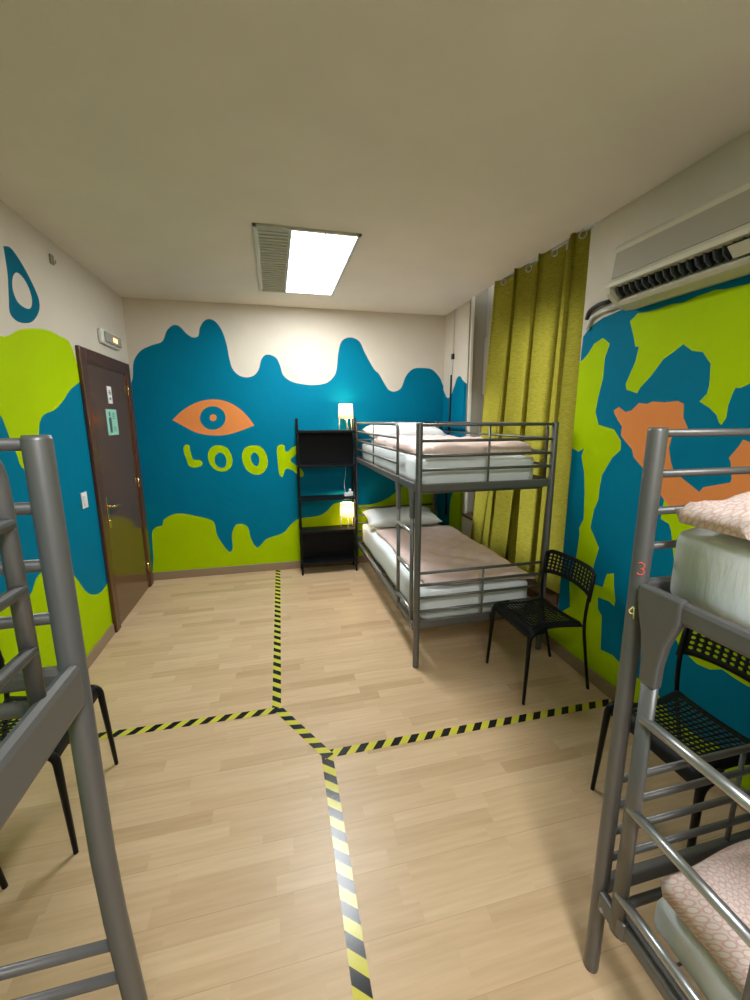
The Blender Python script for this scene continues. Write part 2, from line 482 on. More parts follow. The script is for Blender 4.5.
MURAL = {
    'back': [
        ('blue', 1, [(-1.4, -0.1), (-1.4, 1.9), (-1.285, 1.984), (-1.248, 2.164), (-1.178, 2.262), (-1.082, 2.312), (-0.986, 2.351), (-0.937, 2.448), (-0.879, 2.499), (-0.826, 2.494), (-0.765, 2.428), (-0.713, 2.397), (-0.666, 2.41), (-0.643, 2.488), (-0.6, 2.551), (-0.549, 2.57), (-0.495, 2.545), (-0.445, 2.469), (-0.411, 2.344), (-0.393, 2.202), (-0.37, 2.116), (-0.316, 2.058), (-0.244, 2.039), (-0.169, 2.061), (-0.121, 2.121), (-0.093, 2.21), (-0.055, 2.255), (-0.001, 2.26), (0.057, 2.229), (0.09, 2.156), (0.116, 2.067), (0.19, 2.008), (0.297, 1.983), (0.423, 1.975), (0.534, 1.992), (0.6, 2.031), (0.655, 2.109), (0.685, 2.309), (0.724, 2.419), (0.809, 2.457), (0.904, 2.425), (0.967, 2.308), (1.063, 2.149), (1.118, 2.099), (1.218, 1.945), (1.286, 1.918), (1.365, 1.957), (1.421, 2.084), (1.5, 2.159), (1.603, 2.172), (1.72, 2.158), (1.816, 2.071), (1.861, 1.985), (1.9, 2.0), (1.9, -0.1)]),  # blue
        ('lime', 1, [(-1.262, -0.1), (-1.265, 0.259), (-1.262, 0.376), (-1.251, 0.512), (-1.208, 0.562), (-1.151, 0.576), (-1.135, 0.63), (-1.052, 0.68), (-0.961, 0.688), (-0.838, 0.657), (-0.714, 0.617), (-0.658, 0.575), (-0.639, 0.444), (-0.592, 0.336), (-0.526, 0.242), (-0.493, 0.275), (-0.489, 0.434), (-0.447, 0.53), (-0.392, 0.543), (-0.327, 0.507), (-0.304, 0.394), (-0.276, 0.312), (-0.241, 0.271), (-0.203, 0.295), (-0.137, 0.358), (0.044, 0.416), (0.124, 0.499), (0.204, 0.556), (0.441, 0.586), (0.526, 0.634), (0.602, 0.706), (0.676, 0.719), (0.902, 0.679), (1.088, 0.692), (1.244, 0.757), (1.398, 0.874), (1.578, 0.925), (1.739, 0.848), (1.806, 0.631), (1.84, 0.325), (1.859, 0.074), (1.83, 0.1), (1.83, -0.1)]),  # lime
        ('orange', 1, [(-0.963, 1.624), (-0.963, 1.624), (-0.869, 1.71), (-0.753, 1.781), (-0.64, 1.816), (-0.528, 1.821), (-0.427, 1.794), (-0.326, 1.73), (-0.253, 1.651), (-0.196, 1.565), (-0.196, 1.565), (-0.34, 1.512), (-0.477, 1.475), (-0.629, 1.473), (-0.758, 1.502), (-0.863, 1.562)]),  # eye
        ('blue', 1, [(-0.469, 1.642), (-0.482, 1.598), (-0.511, 1.56), (-0.552, 1.536), (-0.599, 1.527), (-0.644, 1.536), (-0.681, 1.562), (-0.704, 1.599), (-0.71, 1.642), (-0.697, 1.686), (-0.668, 1.723), (-0.628, 1.747), (-0.582, 1.756), (-0.537, 1.747), (-0.499, 1.723), (-0.476, 1.686)]),  # iris
        ('orange', 1, [(-0.553, 1.645), (-0.565, 1.621), (-0.589, 1.611), (-0.611, 1.621), (-0.619, 1.645), (-0.608, 1.669), (-0.584, 1.679), (-0.561, 1.669)]),  # pupil
        ('lime', 1, [(-0.884, 1.36), (-0.856, 1.386), (-0.828, 1.369), (-0.828, 1.33), (-0.817, 1.28), (-0.804, 1.233), (-0.752, 1.228), (-0.722, 1.203), (-0.736, 1.167), (-0.805, 1.153), (-0.85, 1.17), (-0.869, 1.241), (-0.885, 1.311)]),  # letter_L
        ('lime', 1, [(-0.662, 1.286), (-0.619, 1.355), (-0.551, 1.372), (-0.477, 1.343), (-0.435, 1.25), (-0.445, 1.158), (-0.503, 1.108), (-0.589, 1.117), (-0.651, 1.185)]),  # letter_O
        ('blue', 1, [(-0.598, 1.254), (-0.557, 1.298), (-0.51, 1.279), (-0.491, 1.221), (-0.509, 1.15), (-0.558, 1.145), (-0.598, 1.183)]),  # hole
        ('lime', 1, [(-0.337, 1.248), (-0.302, 1.339), (-0.221, 1.364), (-0.143, 1.346), (-0.088, 1.252), (-0.089, 1.148), (-0.148, 1.07), (-0.229, 1.064), (-0.305, 1.123)]),  # letter_O2
        ('blue', 1, [(-0.248, 1.256), (-0.216, 1.292), (-0.177, 1.265), (-0.167, 1.202), (-0.188, 1.151), (-0.223, 1.162), (-0.247, 1.204)]),  # hole2
        ('lime', 1, [(0.018, 1.333), (0.05, 1.366), (0.095, 1.356), (0.1, 1.3), (0.129, 1.293), (0.172, 1.334), (0.235, 1.354), (0.259, 1.328), (0.242, 1.282), (0.178, 1.235), (0.15, 1.2), (0.185, 1.161), (0.247, 1.116), (0.283, 1.061), (0.268, 1.019), (0.233, 1.031), (0.162, 1.097), (0.1, 1.11), (0.073, 1.058), (0.059, 1.026), (0.031, 1.049), (0.02, 1.165)]),  # letter_K
    ],
    'right': [
        ('blue', 1, [(4.5, -0.1), (4.5, 1.95), (4.331, 1.849), (4.237, 1.876), (4.143, 1.982), (4.098, 2.038), (4.027, 2.051), (3.963, 2.006), (3.8, 1.9), (3.8, -0.1)]),  # pillar_blue
        ('lime', 1, [(3.985, 0.938), (4.119, 0.818), (4.175, 0.706), (4.189, 0.416), (4.3, -0.1), (3.7, -0.1), (3.7, 0.95)]),  # pillar_lime
        ('blue', 0, [(2.294, 0.089), (2.318, 1.421), (2.288, 2.112), (2.252, 2.143), (2.206, 2.167), (2.14, 2.187), (2.074, 2.192), (1.993, 2.2), (1.894, 2.218), (1.676, 2.222), (1.385, 2.245), (-2.4, 2.18), (-2.4, -0.1), (2.6, -0.1), (2.6, 0.3)]),  # blue
        ('lime', 0, [(1.944, 2.126), (1.897, 2.155), (1.837, 2.149), (1.78, 2.149), (1.704, 2.152), (1.649, 2.144), (1.583, 2.154), (1.505, 2.158), (1.46, 2.149), (1.37, 2.144), (1.1, 2.16), (0.5, 2.05), (-0.2, 2.1), (-0.9, 1.95), (-1.3, 1.7), (-1.0, 1.5), (-0.5, 1.62), (0.0, 1.55), (0.5, 1.72), (1.1, 1.8), (1.31, 1.756), (1.341, 1.741), (1.362, 1.743), (1.37, 1.721), (1.38, 1.674), (1.38, 1.622), (1.395, 1.592), (1.406, 1.6), (1.422, 1.634), (1.458, 1.665), (1.506, 1.694), (1.478, 1.724), (1.472, 1.762), (1.48, 1.853), (1.507, 1.887), (1.522, 1.908), (1.573, 1.92), (1.621, 1.957), (1.659, 1.933), (1.715, 1.904), (1.775, 1.83), (1.832, 1.776), (1.846, 1.75), (1.918, 1.773), (1.928, 1.802), (1.88, 1.912), (1.868, 1.987), (1.89, 1.99), (1.909, 2.043)]),  # lime_top
        ('lime', 0, [(2.27, 1.976), (2.236, 2.0), (2.191, 2.054), (2.124, 2.075), (2.069, 2.034), (2.096, 1.96), (2.094, 1.851), (2.116, 1.751), (2.128, 1.658), (2.094, 1.585), (1.976, 1.561), (1.917, 1.499), (1.913, 1.449), (1.967, 1.4), (2.028, 1.295), (2.037, 1.213), (2.036, 1.147), (2.063, 1.077), (2.077, 0.961), (1.993, 0.858), (2.019, 0.748), (2.034, 0.606), (1.984, 0.627), (1.934, 0.632), (1.926, 0.675), (1.914, 0.724), (1.864, 0.746), (1.855, 0.677), (1.833, 0.592), (1.836, 0.556), (1.877, 0.568), (1.963, 0.557), (1.953, 0.484), (1.918, 0.455), (1.899, 0.245), (1.809, 0.261), (1.73, 0.239), (1.615, 0.23), (1.518, 0.237), (1.439, 0.168), (1.274, 0.157), (1.074, 0.23), (0.8, 0.3), (0.2, 0.45), (-0.6, 0.4), (-1.4, 0.5), (-2.4, 0.6), (-2.4, -0.1), (2.6, -0.1), (2.6, 0.3), (2.28, 0.302), (2.188, 0.388), (2.214, 0.554), (2.176, 0.741), (2.171, 0.779), (2.163, 0.901), (2.171, 0.936), (2.141, 1.002), (2.154, 1.172), (2.175, 1.292), (2.21, 1.391), (2.194, 1.442), (2.238, 1.416), (2.288, 1.43), (2.4, 1.5), (2.45, 1.9)]),  # lime_left
        ('orange', 0, [(1.99, 1.665), (1.956, 1.683), (1.908, 1.655), (1.868, 1.663), (1.827, 1.7), (1.778, 1.693), (1.747, 1.704), (1.676, 1.697), (1.611, 1.701), (1.578, 1.686), (1.572, 1.623), (1.541, 1.574), (1.617, 1.537), (1.624, 1.479), (1.606, 1.417), (1.586, 1.376), (1.541, 1.346), (1.447, 1.292), (1.432, 1.316), (1.324, 1.353), (1.32, 1.368), (1.334, 1.439), (1.345, 1.455), (1.315, 1.502), (1.3, 1.534), (1.274, 1.525), (1.05, 1.58), (0.8, 1.5), (0.75, 1.3), (1.0, 1.22), (1.232, 1.25), (1.432, 1.216), (1.583, 1.197), (1.614, 1.223), (1.728, 1.342), (1.822, 1.418), (1.839, 1.46), (1.879, 1.491), (1.921, 1.528), (1.921, 1.577), (1.95, 1.607), (1.981, 1.646)]),  # orange
        ('lime', 0, [(1.614, 1.223), (1.583, 1.197), (1.432, 1.216), (1.232, 1.25), (0.9, 1.2), (0.7, 1.05), (0.85, 0.8), (1.125, 0.527), (1.177, 0.529), (1.233, 0.538), (1.281, 0.506), (1.341, 0.497), (1.392, 0.517), (1.421, 0.525), (1.457, 0.561), (1.459, 0.642), (1.467, 0.759), (1.52, 0.944), (1.555, 1.08), (1.571, 1.112), (1.618, 1.126)]),  # lime_mid
    ],
    'left': [
        ('blue', 1, [(4.6, -0.1), (4.6, 1.75), (4.37, 2.032), (4.495, 2.108), (4.4, 2.0), (4.2, 1.9), (3.0, 1.9), (1.5, 1.95), (-0.5, 1.9), (-2.6, 2.0), (-2.6, -0.1)]),  # blue
        ('lime', 1, [(2.518, 2.032), (2.694, 2.094), (2.827, 2.128), (2.994, 2.153), (3.145, 2.147), (3.282, 2.123), (3.36, 1.9), (3.313, 1.872), (3.189, 1.821), (3.048, 1.734), (2.941, 1.685), (2.81, 1.654), (2.751, 1.605), (2.73, 1.552), (2.665, 1.435), (2.588, 1.339), (2.557, 1.353), (2.504, 1.399), (2.492, 1.449), (2.455, 1.539), (2.437, 1.596), (2.41, 1.648), (1.7, 1.95), (1.2, 1.8), (0.6, 1.7), (0.0, 1.85), (-0.8, 1.7), (-1.6, 1.9), (-1.6, 2.3), (-0.5, 2.35), (0.6, 2.15), (1.4, 2.2)]),  # lime_top
        ('lime', 1, [(3.6, 0.45), (3.269, 0.391), (3.139, 0.407), (3.013, 0.476), (2.917, 0.6), (2.798, 0.741), (2.685, 0.812), (2.588, 0.822), (2.54, 0.802), (2.474, 0.783), (2.415, 0.73), (2.342, 0.715), (2.248, 0.739), (2.162, 0.765), (1.6, 0.75), (0.9, 0.85), (0.2, 0.7), (-0.8, 0.8), (-2.6, 0.7), (-2.6, -0.1), (3.6, -0.1)]),  # lime_low
        ('lime', 1, [(4.15, 0.95), (4.345, 0.877), (4.478, 0.778), (4.518, 0.568), (4.514, 0.359), (4.519, 0.228), (4.46, -0.1), (4.15, -0.1)]),  # lime_strip
        ('blue_dark', 1, [(2.673, 2.491), (2.673, 2.491), (2.739, 2.506), (2.821, 2.463), (2.903, 2.386), (2.951, 2.315), (2.942, 2.256), (2.871, 2.185), (2.794, 2.149), (2.691, 2.136), (2.636, 2.163), (2.646, 2.235), (2.67, 2.356), (2.673, 2.432)]),  # letter_D
        ('cream', 1, [(2.715, 2.357), (2.758, 2.394), (2.813, 2.387), (2.859, 2.346), (2.874, 2.288), (2.847, 2.24), (2.791, 2.226), (2.722, 2.242), (2.697, 2.294)]),  # hole
    ],
}


# ------------------------------------------------------------------ room shell
XL, XR, YB, YF, ZC = -1.29, 1.86, 4.45, -2.3, 2.72
struct('floor', bx((XL - 0.1, YF - 0.1, -0.05), (XR + 0.4, YB + 0.1, 0)), M['floor'])
mural_wall('wall_left', (YF, YB, 0, ZC + 0.02), MURAL['left'], lambda a, b: (XL, a, b))
mural_wall('wall_back', (XL, XR, 0, ZC + 0.02), MURAL['back'], lambda a, b: (a, YB, b))
W0, W1, WZ = 2.30, 3.86, 0.345
mural_wall('wall_right', (YF, YB, 0, ZC + 0.3), MURAL['right'], lambda a, b: (XR, a, b),
           holes=[[(W0, WZ), (W1, WZ), (W1, ZC + 0.3), (W0, ZC + 0.3)]])
struct('wall_front', bx((XL - 0.1, YF - 0.1, 0), (XR + 0.1, YF, ZC + 0.02)), M['cream'])
# ceiling: stops short of the right wall in front of the window, dark gap above
bm = bx((XL - 0.1, YF - 0.1, ZC), (1.835, YB + 0.1, ZC + 0.06))
box(bm, (1.835, YF - 0.1, ZC + 0.004), (XR + 0.02, 2.25, ZC + 0.06))
box(bm, (1.835, 3.86, ZC + 0.004), (XR + 0.02, YB + 0.1, ZC + 0.06))
struct('ceiling', bm, M['ceiling'])
# window recess: reveals, head and the deep sill
bm = bx((XR, W1, 0), (2.06, W1 + 0.06, ZC + 0.3))
box(bm, (XR + 0.001, W0 - 0.06, 0), (2.06, W0, ZC + 0.3))
box(bm, (1.80, 2.2, ZC + 0.3), (2.2, W1 + 0.1, ZC + 0.34))
struct('trim_1', bm, M['reveal'])
struct('trim_2', bx((XR - 0.010, W0, WZ - 0.07), (2.08, 3.52, WZ)), M['brown_sill'])
bm = bx((XR + 0.001, 3.52, WZ), (2.05, W1, 0.635))
struct('trim_3', bm, M['cream'])
struct('trim_4', bx((XR - 0.004, 3.51, 0.635), (2.05, W1, 0.66)), M['brown_sill'])
# window: white frame with glass, roller shutter box over it
WX = 2.05
wr = bpy.data.objects.new('window_1', None); COL.objects.link(wr); wr['kind'] = 'structure'
bm = bmesh.new()
for a, b, c, d in ((W0, W1, 2.29, 2.35), (W0, W0 + 0.05, WZ, 2.35), (W1 - 0.05, W1, WZ, 2.35), (3.12, 3.19, WZ, 2.35)):
    box(bm, (WX, a, c), (WX + 0.05, b, d))
obj('window_frame', bm, M['frame_white'], wr)
obj('bottom_panel', bx((WX - 0.005, W0, WZ), (WX + 0.055, W1, WZ + 0.19)), M['brown_sill'], wr)
obj('pane', bx((WX + 0.02, W0 + 0.05, WZ + 0.19), (WX + 0.026, 3.12, 2.29)), M['glass'], wr)
obj('pane', bx((WX + 0.02, 3.19, WZ + 0.19), (WX + 0.026, W1 - 0.05, 2.29)), M['glass'], wr)
obj('shutter_box', bx((WX - 0.01, W0, 2.35), (WX + 0.05, W1, ZC + 0.3)), M['reveal'], wr)
obj('blind', bx((WX - 0.025, 3.3, 1.86), (WX - 0.012, W1, 2.4)), M['reveal'], wr)

def skirting(name, pts):
    """pts: (x0,y0,x1,y1)"""
    bm = bmesh.new()
    for a in pts:
        box(bm, (a[0], a[1], 0), (a[2], a[3], 0.085))
    return struct(name, bm, M['skirting'], bevel=0.004)
skirting('baseboard_back', [(XL, YB - 0.014, XR, YB)])
skirting('baseboard_left', [(XL, YF, XL + 0.014, 3.33), (XL, 4.36, XL + 0.014, YB - 0.014)])
skirting('baseboard_right', [(XR - 0.016, YF, XR, YB - 0.014)])
skirting('baseboard_front', [(XL + 0.014, YF, XR - 0.016, YF + 0.014)])

# door in the left wall
d = bpy.data.objects.new('door_1', None); COL.objects.link(d); d['kind'] = 'structure'; d.location = (XL, 3.86, 0)
D0, D1, DZ = -0.52, 0.50, 2.125
bm = bmesh.new()
box(bm, (0.0, D0, 0), (0.028, D0 + 0.09, DZ)); box(bm, (0.0, D1 - 0.09, 0), (0.028, D1, DZ)); box(bm, (0.0, D0 + 0.09, DZ - 0.085), (0.028, D1 - 0.09, DZ))
obj('door_frame', bm, M['door_frame'], d, bevel=0.006)
bm = bmesh.new()
box(bm, (0.0, D0 + 0.09, 0), (0.019, D0 + 0.105, DZ - 0.085)); box(bm, (0.0, D1 - 0.105, 0), (0.019, D1 - 0.09, DZ - 0.085)); box(bm, (0, D0 + .105, DZ - 0.1), (0.019, D1 - .105, DZ - 0.085))
obj('door_stop', bm, M['door_frame'], d)
obj('door_leaf', bx((0.002, D0 + 0.105, 0.006), (0.012, D1 - 0.105, DZ - 0.1)), M['door'], d)
bm = bx((0.012, -0.375, 0.80), (0.017, -0.335, 1.045))
pl = obj('handle_plate', bm, M['brass'], d, bevel=0.002)
h = obj('door_handle', tb(fillet([(0.015, -0.355, 0.97), (0.06, -0.355, 0.97), (0.062, -0.30, 0.972), (0.055, -0.225, 0.955)], 0.02), [0.009] * 14, seg=10), M['brass'], d, True)
obj('keyhole', tb([(0.014, -0.355, 0.86), (0.022, -0.355, 0.86)], 0.008), M['brass'], d)
for z in (0.21, 1.05, 1.89):
    obj('hinge', tb([(0.022, D1 - 0.1, z - 0.045), (0.022, D1 - 0.1, z + 0.045)], 0.007), M['brass'], d, True)

# ------------------------------------------------------------------ ceiling light fittings
def light_fitting(loc, label, power, group=None):
    """1.27 m x 0.63 m recessed fitting: one dark louvre strip, two lit diffusers"""
    t = thing('ceiling_light', label, 'ceiling light', loc)
    w, l = 0.635, 1.265
    bm = bmesh.new()
    for a in ((0, 0, w, 0.022), (0, l - 0.022, w, l), (0, 0, 0.022, l), (w - 0.022, 0, w, l), (0.212, 0, 0.222, l)):
        box(bm, (a[0], a[1], -0.014), (a[2], a[3], 0.0))
    obj('frame', bm, M['fitting_frame'], t, bevel=0.002)
    bm = bx((0.022, 0.022, -0.003), (0.212, l - 0.022, -0.001))
    for k in range(26):
        y = 0.04 + k * (l - 0.08) / 25
        box(bm, (0.03, y - 0.003, -0.011), (0.205, y + 0.003, -0.003))
    obj('louver', bm, M['louver'], t)
    for a, b in ((0.224, 0.416), (0.42, w - 0.022)):
        obj('diffuser', bx((a, 0.022, -0.009), (b, l - 0.022, -0.003)), M['diffuser'], t)
    obj('divider', bx((0.414, 0.022, -0.013), (0.422, l - 0.022, -0.003)), M['louver'], t)
    ld = bpy.data.lights.new('tube_light', 'AREA')
    ld.shape = 'RECTANGLE'; ld.size = 0.39; ld.size_y = l - 0.05; ld.energy = power
    ld.color = (0.95, 0.98, 1.0)
    lo = bpy.data.objects.new('tube_light', ld); COL.objects.link(lo); lo.parent = t
    lo.location = (0.418, l / 2, -0.016)
    return t
light_fitting((-0.065, 2.685, ZC), 'recessed rectangular ceiling light with one dark louvre strip and two lit panels', PANEL_LIGHT)
light_fitting((-0.065, -1.35, ZC), 'second recessed ceiling light of the room, behind the camera', PANEL_LIGHT_REAR)

# ------------------------------------------------------------------ bunk beds
RAILS_UP = (1.587, 1.493, 1.404, 1.317)
RAILS_LOW = (0.655, 0.574, 0.485, 0.394)
BL, BW = 2.045, 0.925
def bunk(label, loc, sx, sy, lean=0.0, base_z=1.175, beam_h=0.052, base_in=0.035, base_r=0.06, end_z=1.182, beam_top=1.232, pr=0.0205):
    """origin at the ladder-side post by the ladder end; sx, sy mirror it; u runs along the bed, w across"""
    t = thing('bunk_bed', label, 'bunk bed', loc, group='grey metal bunk beds')
    P = lambda w, u, z: (sx * w, sy * u, z)
    ST = M['steel']
    for u in (0, BL):
        for w in (0, BW):
            pts = [P(w, u, 0.0), P(w, u, 0.012), P(w, u, 1.593), P(w, u, 1.60)]
            r = [pr - 0.001, pr, pr, pr - 0.002]
            if lean and w == 0 and u == BL:
                pts = [P(w - 0.042, u, 0.0), P(w - 0.016, u, 0.50), P(w - 0.004, u, 0.72), P(w, u, 0.86), P(w, u, 1.593), P(w, u, 1.60)]
                r = [pr] * 5 + [pr - 0.002]
            obj('post', tb(pts, r, seg=20), ST, t, True)
    for u in (0, BL):
        for z in RAILS_UP + RAILS_LOW:
            obj('end_rail', tb([P(0.0, u, z), P(BW, u, z)], 0.0095, seg=10), ST, t, True)
        for z0, z1 in ((1.587, 1.205), (0.655, 0.30)):
            obj('end_upright', tb([P(BW / 2, u, z0), P(BW / 2, u, z1)], 0.007, seg=10), ST, t, True)
        for z0, z1 in ((end_z, 1.232), (0.276, 0.33)):
            obj('end_beam', bx(P(0.005, u - 0.012, z0), P(BW - 0.005, u + 0.012, z1)), ST, t, bevel=0.007)
    for w in (0, BW):
        for z0, z1 in ((beam_top - beam_h, beam_top), (0.308 - beam_h * 0.85, 0.308)):
            d = -0.008 if w == 0 else 0.008
            
            obj('side_beam', bx(P(w + d - 0.012, 0.012, z0), P(w + d + 0.012, BL - 0.012, z1)), ST, t, bevel=0.0115)
    # guard rails along both long sides of the upper bed
    for w, u0, u1 in ((0, 0.45, BL - 0.10), (BW, 0.075, BL - 0.075)):
        g = obj('guard_rail', tb(fillet([P(w, u0, 1.22), P(w, u0, 1.587), P(w, u1, 1.587), P(w, u1, 1.22)], 0.05, 6), 0.0105, seg=12), ST, t, True)
        for z in RAILS_UP[1:]:
            obj('guard_bar', tb([P(w + (-0.003 if w == 0 else 0.003), u0, z), P(w + (-0.003 if w == 0 else 0.003), u1, z)], 0.009, seg=10), ST, g, True)
        um = (u0 + u1) / 2
        obj('guard_upright', tb([P(w, um, 1.587), P(w, um, 1.22)], 0.0065, seg=10), ST, g, True)
    # ladder
    for u in (0.075, 0.375):
        bm = bmesh.new()
        tube(bm, [P(-0.013, u, 0.25), P(-0.013, u, 1.03)], 0.019, seg=16, sx=0.62, sy=1.12, ref=(1, 0, 0))
        obj('ladder_rail', bm, ST, t, True)
        # flared head of the rail, lying over the bed's side beam
        k = -1 if u < 0.2 else 1
        prof = [(u - 0.05 if u < 0.2 else u - 0.022, 1.236), (u + 0.055, 1.236), (u + 0.055, 1.180), (u + 0.050, 1.165), (u + 0.032, 1.115), (u + 0.023, 1.06), (u + 0.0215, 1.0), (u - 0.0215, 1.0), (u - 0.0225, 1.05)]
        if u < 0.2: prof += [(u - 0.032, 1.12), (u - 0.048, 1.18)]
        bm = bmesh.new()
        v0 = [bm.verts.new(P(-0.0265, a_, z_)) for a_, z_ in prof]; v1 = [bm.verts.new(P(-0.001, a_, z_)) for a_, z_ in prof]
        bm.faces.new(v0); bm.faces.new(v1[::-1])
        for q in range(len(prof)):
            bm.faces.new((v0[q], v0[(q + 1) % len(prof)], v1[(q + 1) % len(prof)], v1[q]))
        obj('corner_bracket', bm, ST, t, bevel=0.006)
    for z in (0.907, 0.646, 0.375):
        r_ = obj('rung', tb([P(-0.016, 0.07, z), P(-0.016, 0.38, z)], 0.0125, seg=14), M['chrome'], t, True, label='shiny worn ladder rung')
    # joint sleeve at the ladder end
    obj('corner_bracket', bx(P(-0.024, 0.018, 0.255), P(0.0, 0.105, 0.313)), ST, t, bevel=0.006)
    for z in (0.27,):
        obj('bolt', tb([P(-0.024, 0.035, z), P(-0.028, 0.035, z)], 0.006), M['chrome'], t)
    # mattress bases: round-cornered tube with cross bars
    for z in (base_z, 0.262):
        a, b, c, e = 0.03, BW - 0.03, base_in, BL - base_in
        g = obj('mattress_base', tb(fillet([P(a, BL / 2, z), P(a, c, z), P(b, c, z), P(b, e, z), P(a, e, z), P(a, BL / 2, z)], base_r, 6), 0.0125, seg=10), ST, t, True)
        bm = bmesh.new()
        for k in range(1, 14):
            u = c + (e - c) * k / 14
            tube(bm, [P(a, u, z), P(b, u, z)], 0.004, seg=6)
        obj('cross_wires', bm, ST, g)
    return t

far = bunk('grey metal bunk bed in the far corner beside the black shelf, under the green curtain', (0.84, 2.355, 0), 1, 1)
rbk = bunk('grey metal bunk bed at the right edge with hand-marked numbers on its post', (0.85, 0.775, 0), 1, -1)
lbk = bunk('grey metal bunk bed at the left edge, in front of the door side wall', (-0.335, 0.70 - BL, 0), -1, 1, lean=1, base_z=1.186, beam_h=0.078, base_in=0.028, base_r=0.04, end_z=1.203, beam_top=1.247, pr=0.0192)

def stroke(name, pts, m, parent, r=0.0016):
    return obj(name, tb(pts, r, seg=6), m, parent, True)
def post_mark(parent, cz, strokes, m, label, off=0.0):
    """pen marks on the round post surface; strokes in (angle metres, z) with the room side as zero"""
    a0 = math.atan2(-0.775, -0.85)
    bm = bmesh.new()
    for s in strokes:
        pts = []
        for a, z in s:
            th = a0 - off + a / 0.0205
            pts.append((0.0207 * math.cos(th), 0.0207 * math.sin(th), cz + z))
        tube(bm, pts, 0.0017, seg=6)
    return obj('number_mark', bm, m, parent, True, label)
arc = lambda cx, cz, r, a0, a1, n=8: [(cx + r * math.cos(math.radians(a0 + (a1 - a0) * k / n)), cz + r * math.sin(math.radians(a0 + (a1 - a0) * k / n))) for k in range(n + 1)]
post_mark(rbk, 1.268, [arc(0, 0.007, 0.0075, 150, -90) + arc(0, -0.008, 0.0078, 90, -150)], M['red_ink'], 'small red handwritten 3')
post_mark(rbk, 1.152, [[(0.003, 0.017), (-0.007, 0.004), (-0.004, -0.002), (0.006, -0.002)], [(0.004, 0.014), (0.005, -0.014)]], M['yellow_ink'], 'small yellow handwritten 4', 0.35)

# ------------------------------------------------------------------ bedding
def wob(x, y, s=1.0, ph=0.0):
    return (math.sin(x * 9.1 * s + ph) * math.cos(y * 7.3 * s + 1.3 * ph) + 0.6 * math.sin(x * 17.3 * s + y * 13.9 * s + ph) + 0.4 * math.sin(y * 29 * s - x * 23 * s + 2 * ph))

def mattress(label, x0, x1, y0, y1, z0, z1, group, ph=0):
    nx, ny, nz = 16, 30, 5
    bm = bmesh.new()
    box(bm, (x0, y0, z0), (x1, y1, z1))
    bmesh.ops.subdivide_edges(bm, edges=bm.edges, cuts=11, use_grid_fill=True)
    cx, cy, cz = (x0 + x1) / 2, (y0 + y1) / 2, (z0 + z1) / 2
    hx, hy, hz = (x1 - x0) / 2, (y1 - y0) / 2, (z1 - z0) / 2
    R = 0.045
    for v in bm.verts:
        q = v.co - Vector((cx, cy, cz))
        # round the box
        inner = Vector((max(-hx + R, min(hx - R, q.x)), max(-hy + R, min(hy - R, q.y)), max(-hz + R, min(hz - R, q.z))))
        dlt = q - inner
        if dlt.length > 1e-6:
            dlt = dlt.normalized() * R
        q = inner + dlt
        w = wob(v.co.x, v.co.y, 1.0, ph) * 0.003
        q.z += w if q.z > 0 else 0
        q.x += 0.006 * math.sin(v.co.y * 11 + ph) * (abs(q.x) / hx) ** 4
        v.co = q + Vector((cx, cy, cz))
    o = obj('mattress', bm, M['sheet'], None, True)
    return tag(o, label, 'mattress', group)

def pillow(label, c, lx, ly, h, rz=0, tilt=0, group=None, ph=0):
    bm = bmesh.new()
    n = 22
    grid = {}
    for s in (1, -1):
        for i in range(n + 1):
            for j in range(n + 1):
                u = -1 + 2 * i / n; v = -1 + 2 * j / n
                edge = i in (0, n) or j in (0, n)
                if edge and s == -1:
                    grid[(s, i, j)] = grid[(1, i, j)]; continue
                # pinched corners, plump centre
                k = 1 - 0.10 * (1 - abs(u)) ** 0 * (v * v) * (1 - u * u) ** 0.5 * 0.6
                px = u * lx / 2 * (1 - 0.07 * (1 - v * v) ** 0 * (1 - abs(v)) * 0.0 - 0.05 * (1 - (v * v)))
                py = v * ly / 2 * (1 - 0.06 * (1 - (u * u)))
                hh = ((1 - u ** 4) * (1 - v ** 4)) ** 0.55 * h / 2
                pz = s * hh + (0.006 * wob(u * 0.3, v * 0.3, 2.5, ph + s) * (1 - u * u) * (1 - v * v))
                grid[(s, i, j)] = bm.verts.new((px, py, pz))
        for i in range(n):
            for j in range(n):
                bm.faces.new([grid[(s, i, j)], grid[(s, i + 1, j)], grid[(s, i + 1, j + 1)], grid[(s, i, j + 1)]][::s])
    o = obj('pillow', bm, M['pillow'], None, True)
    o.location = c; o.rotation_euler = (tilt, 0, rz)
    return tag(o, label, 'pillow', group)

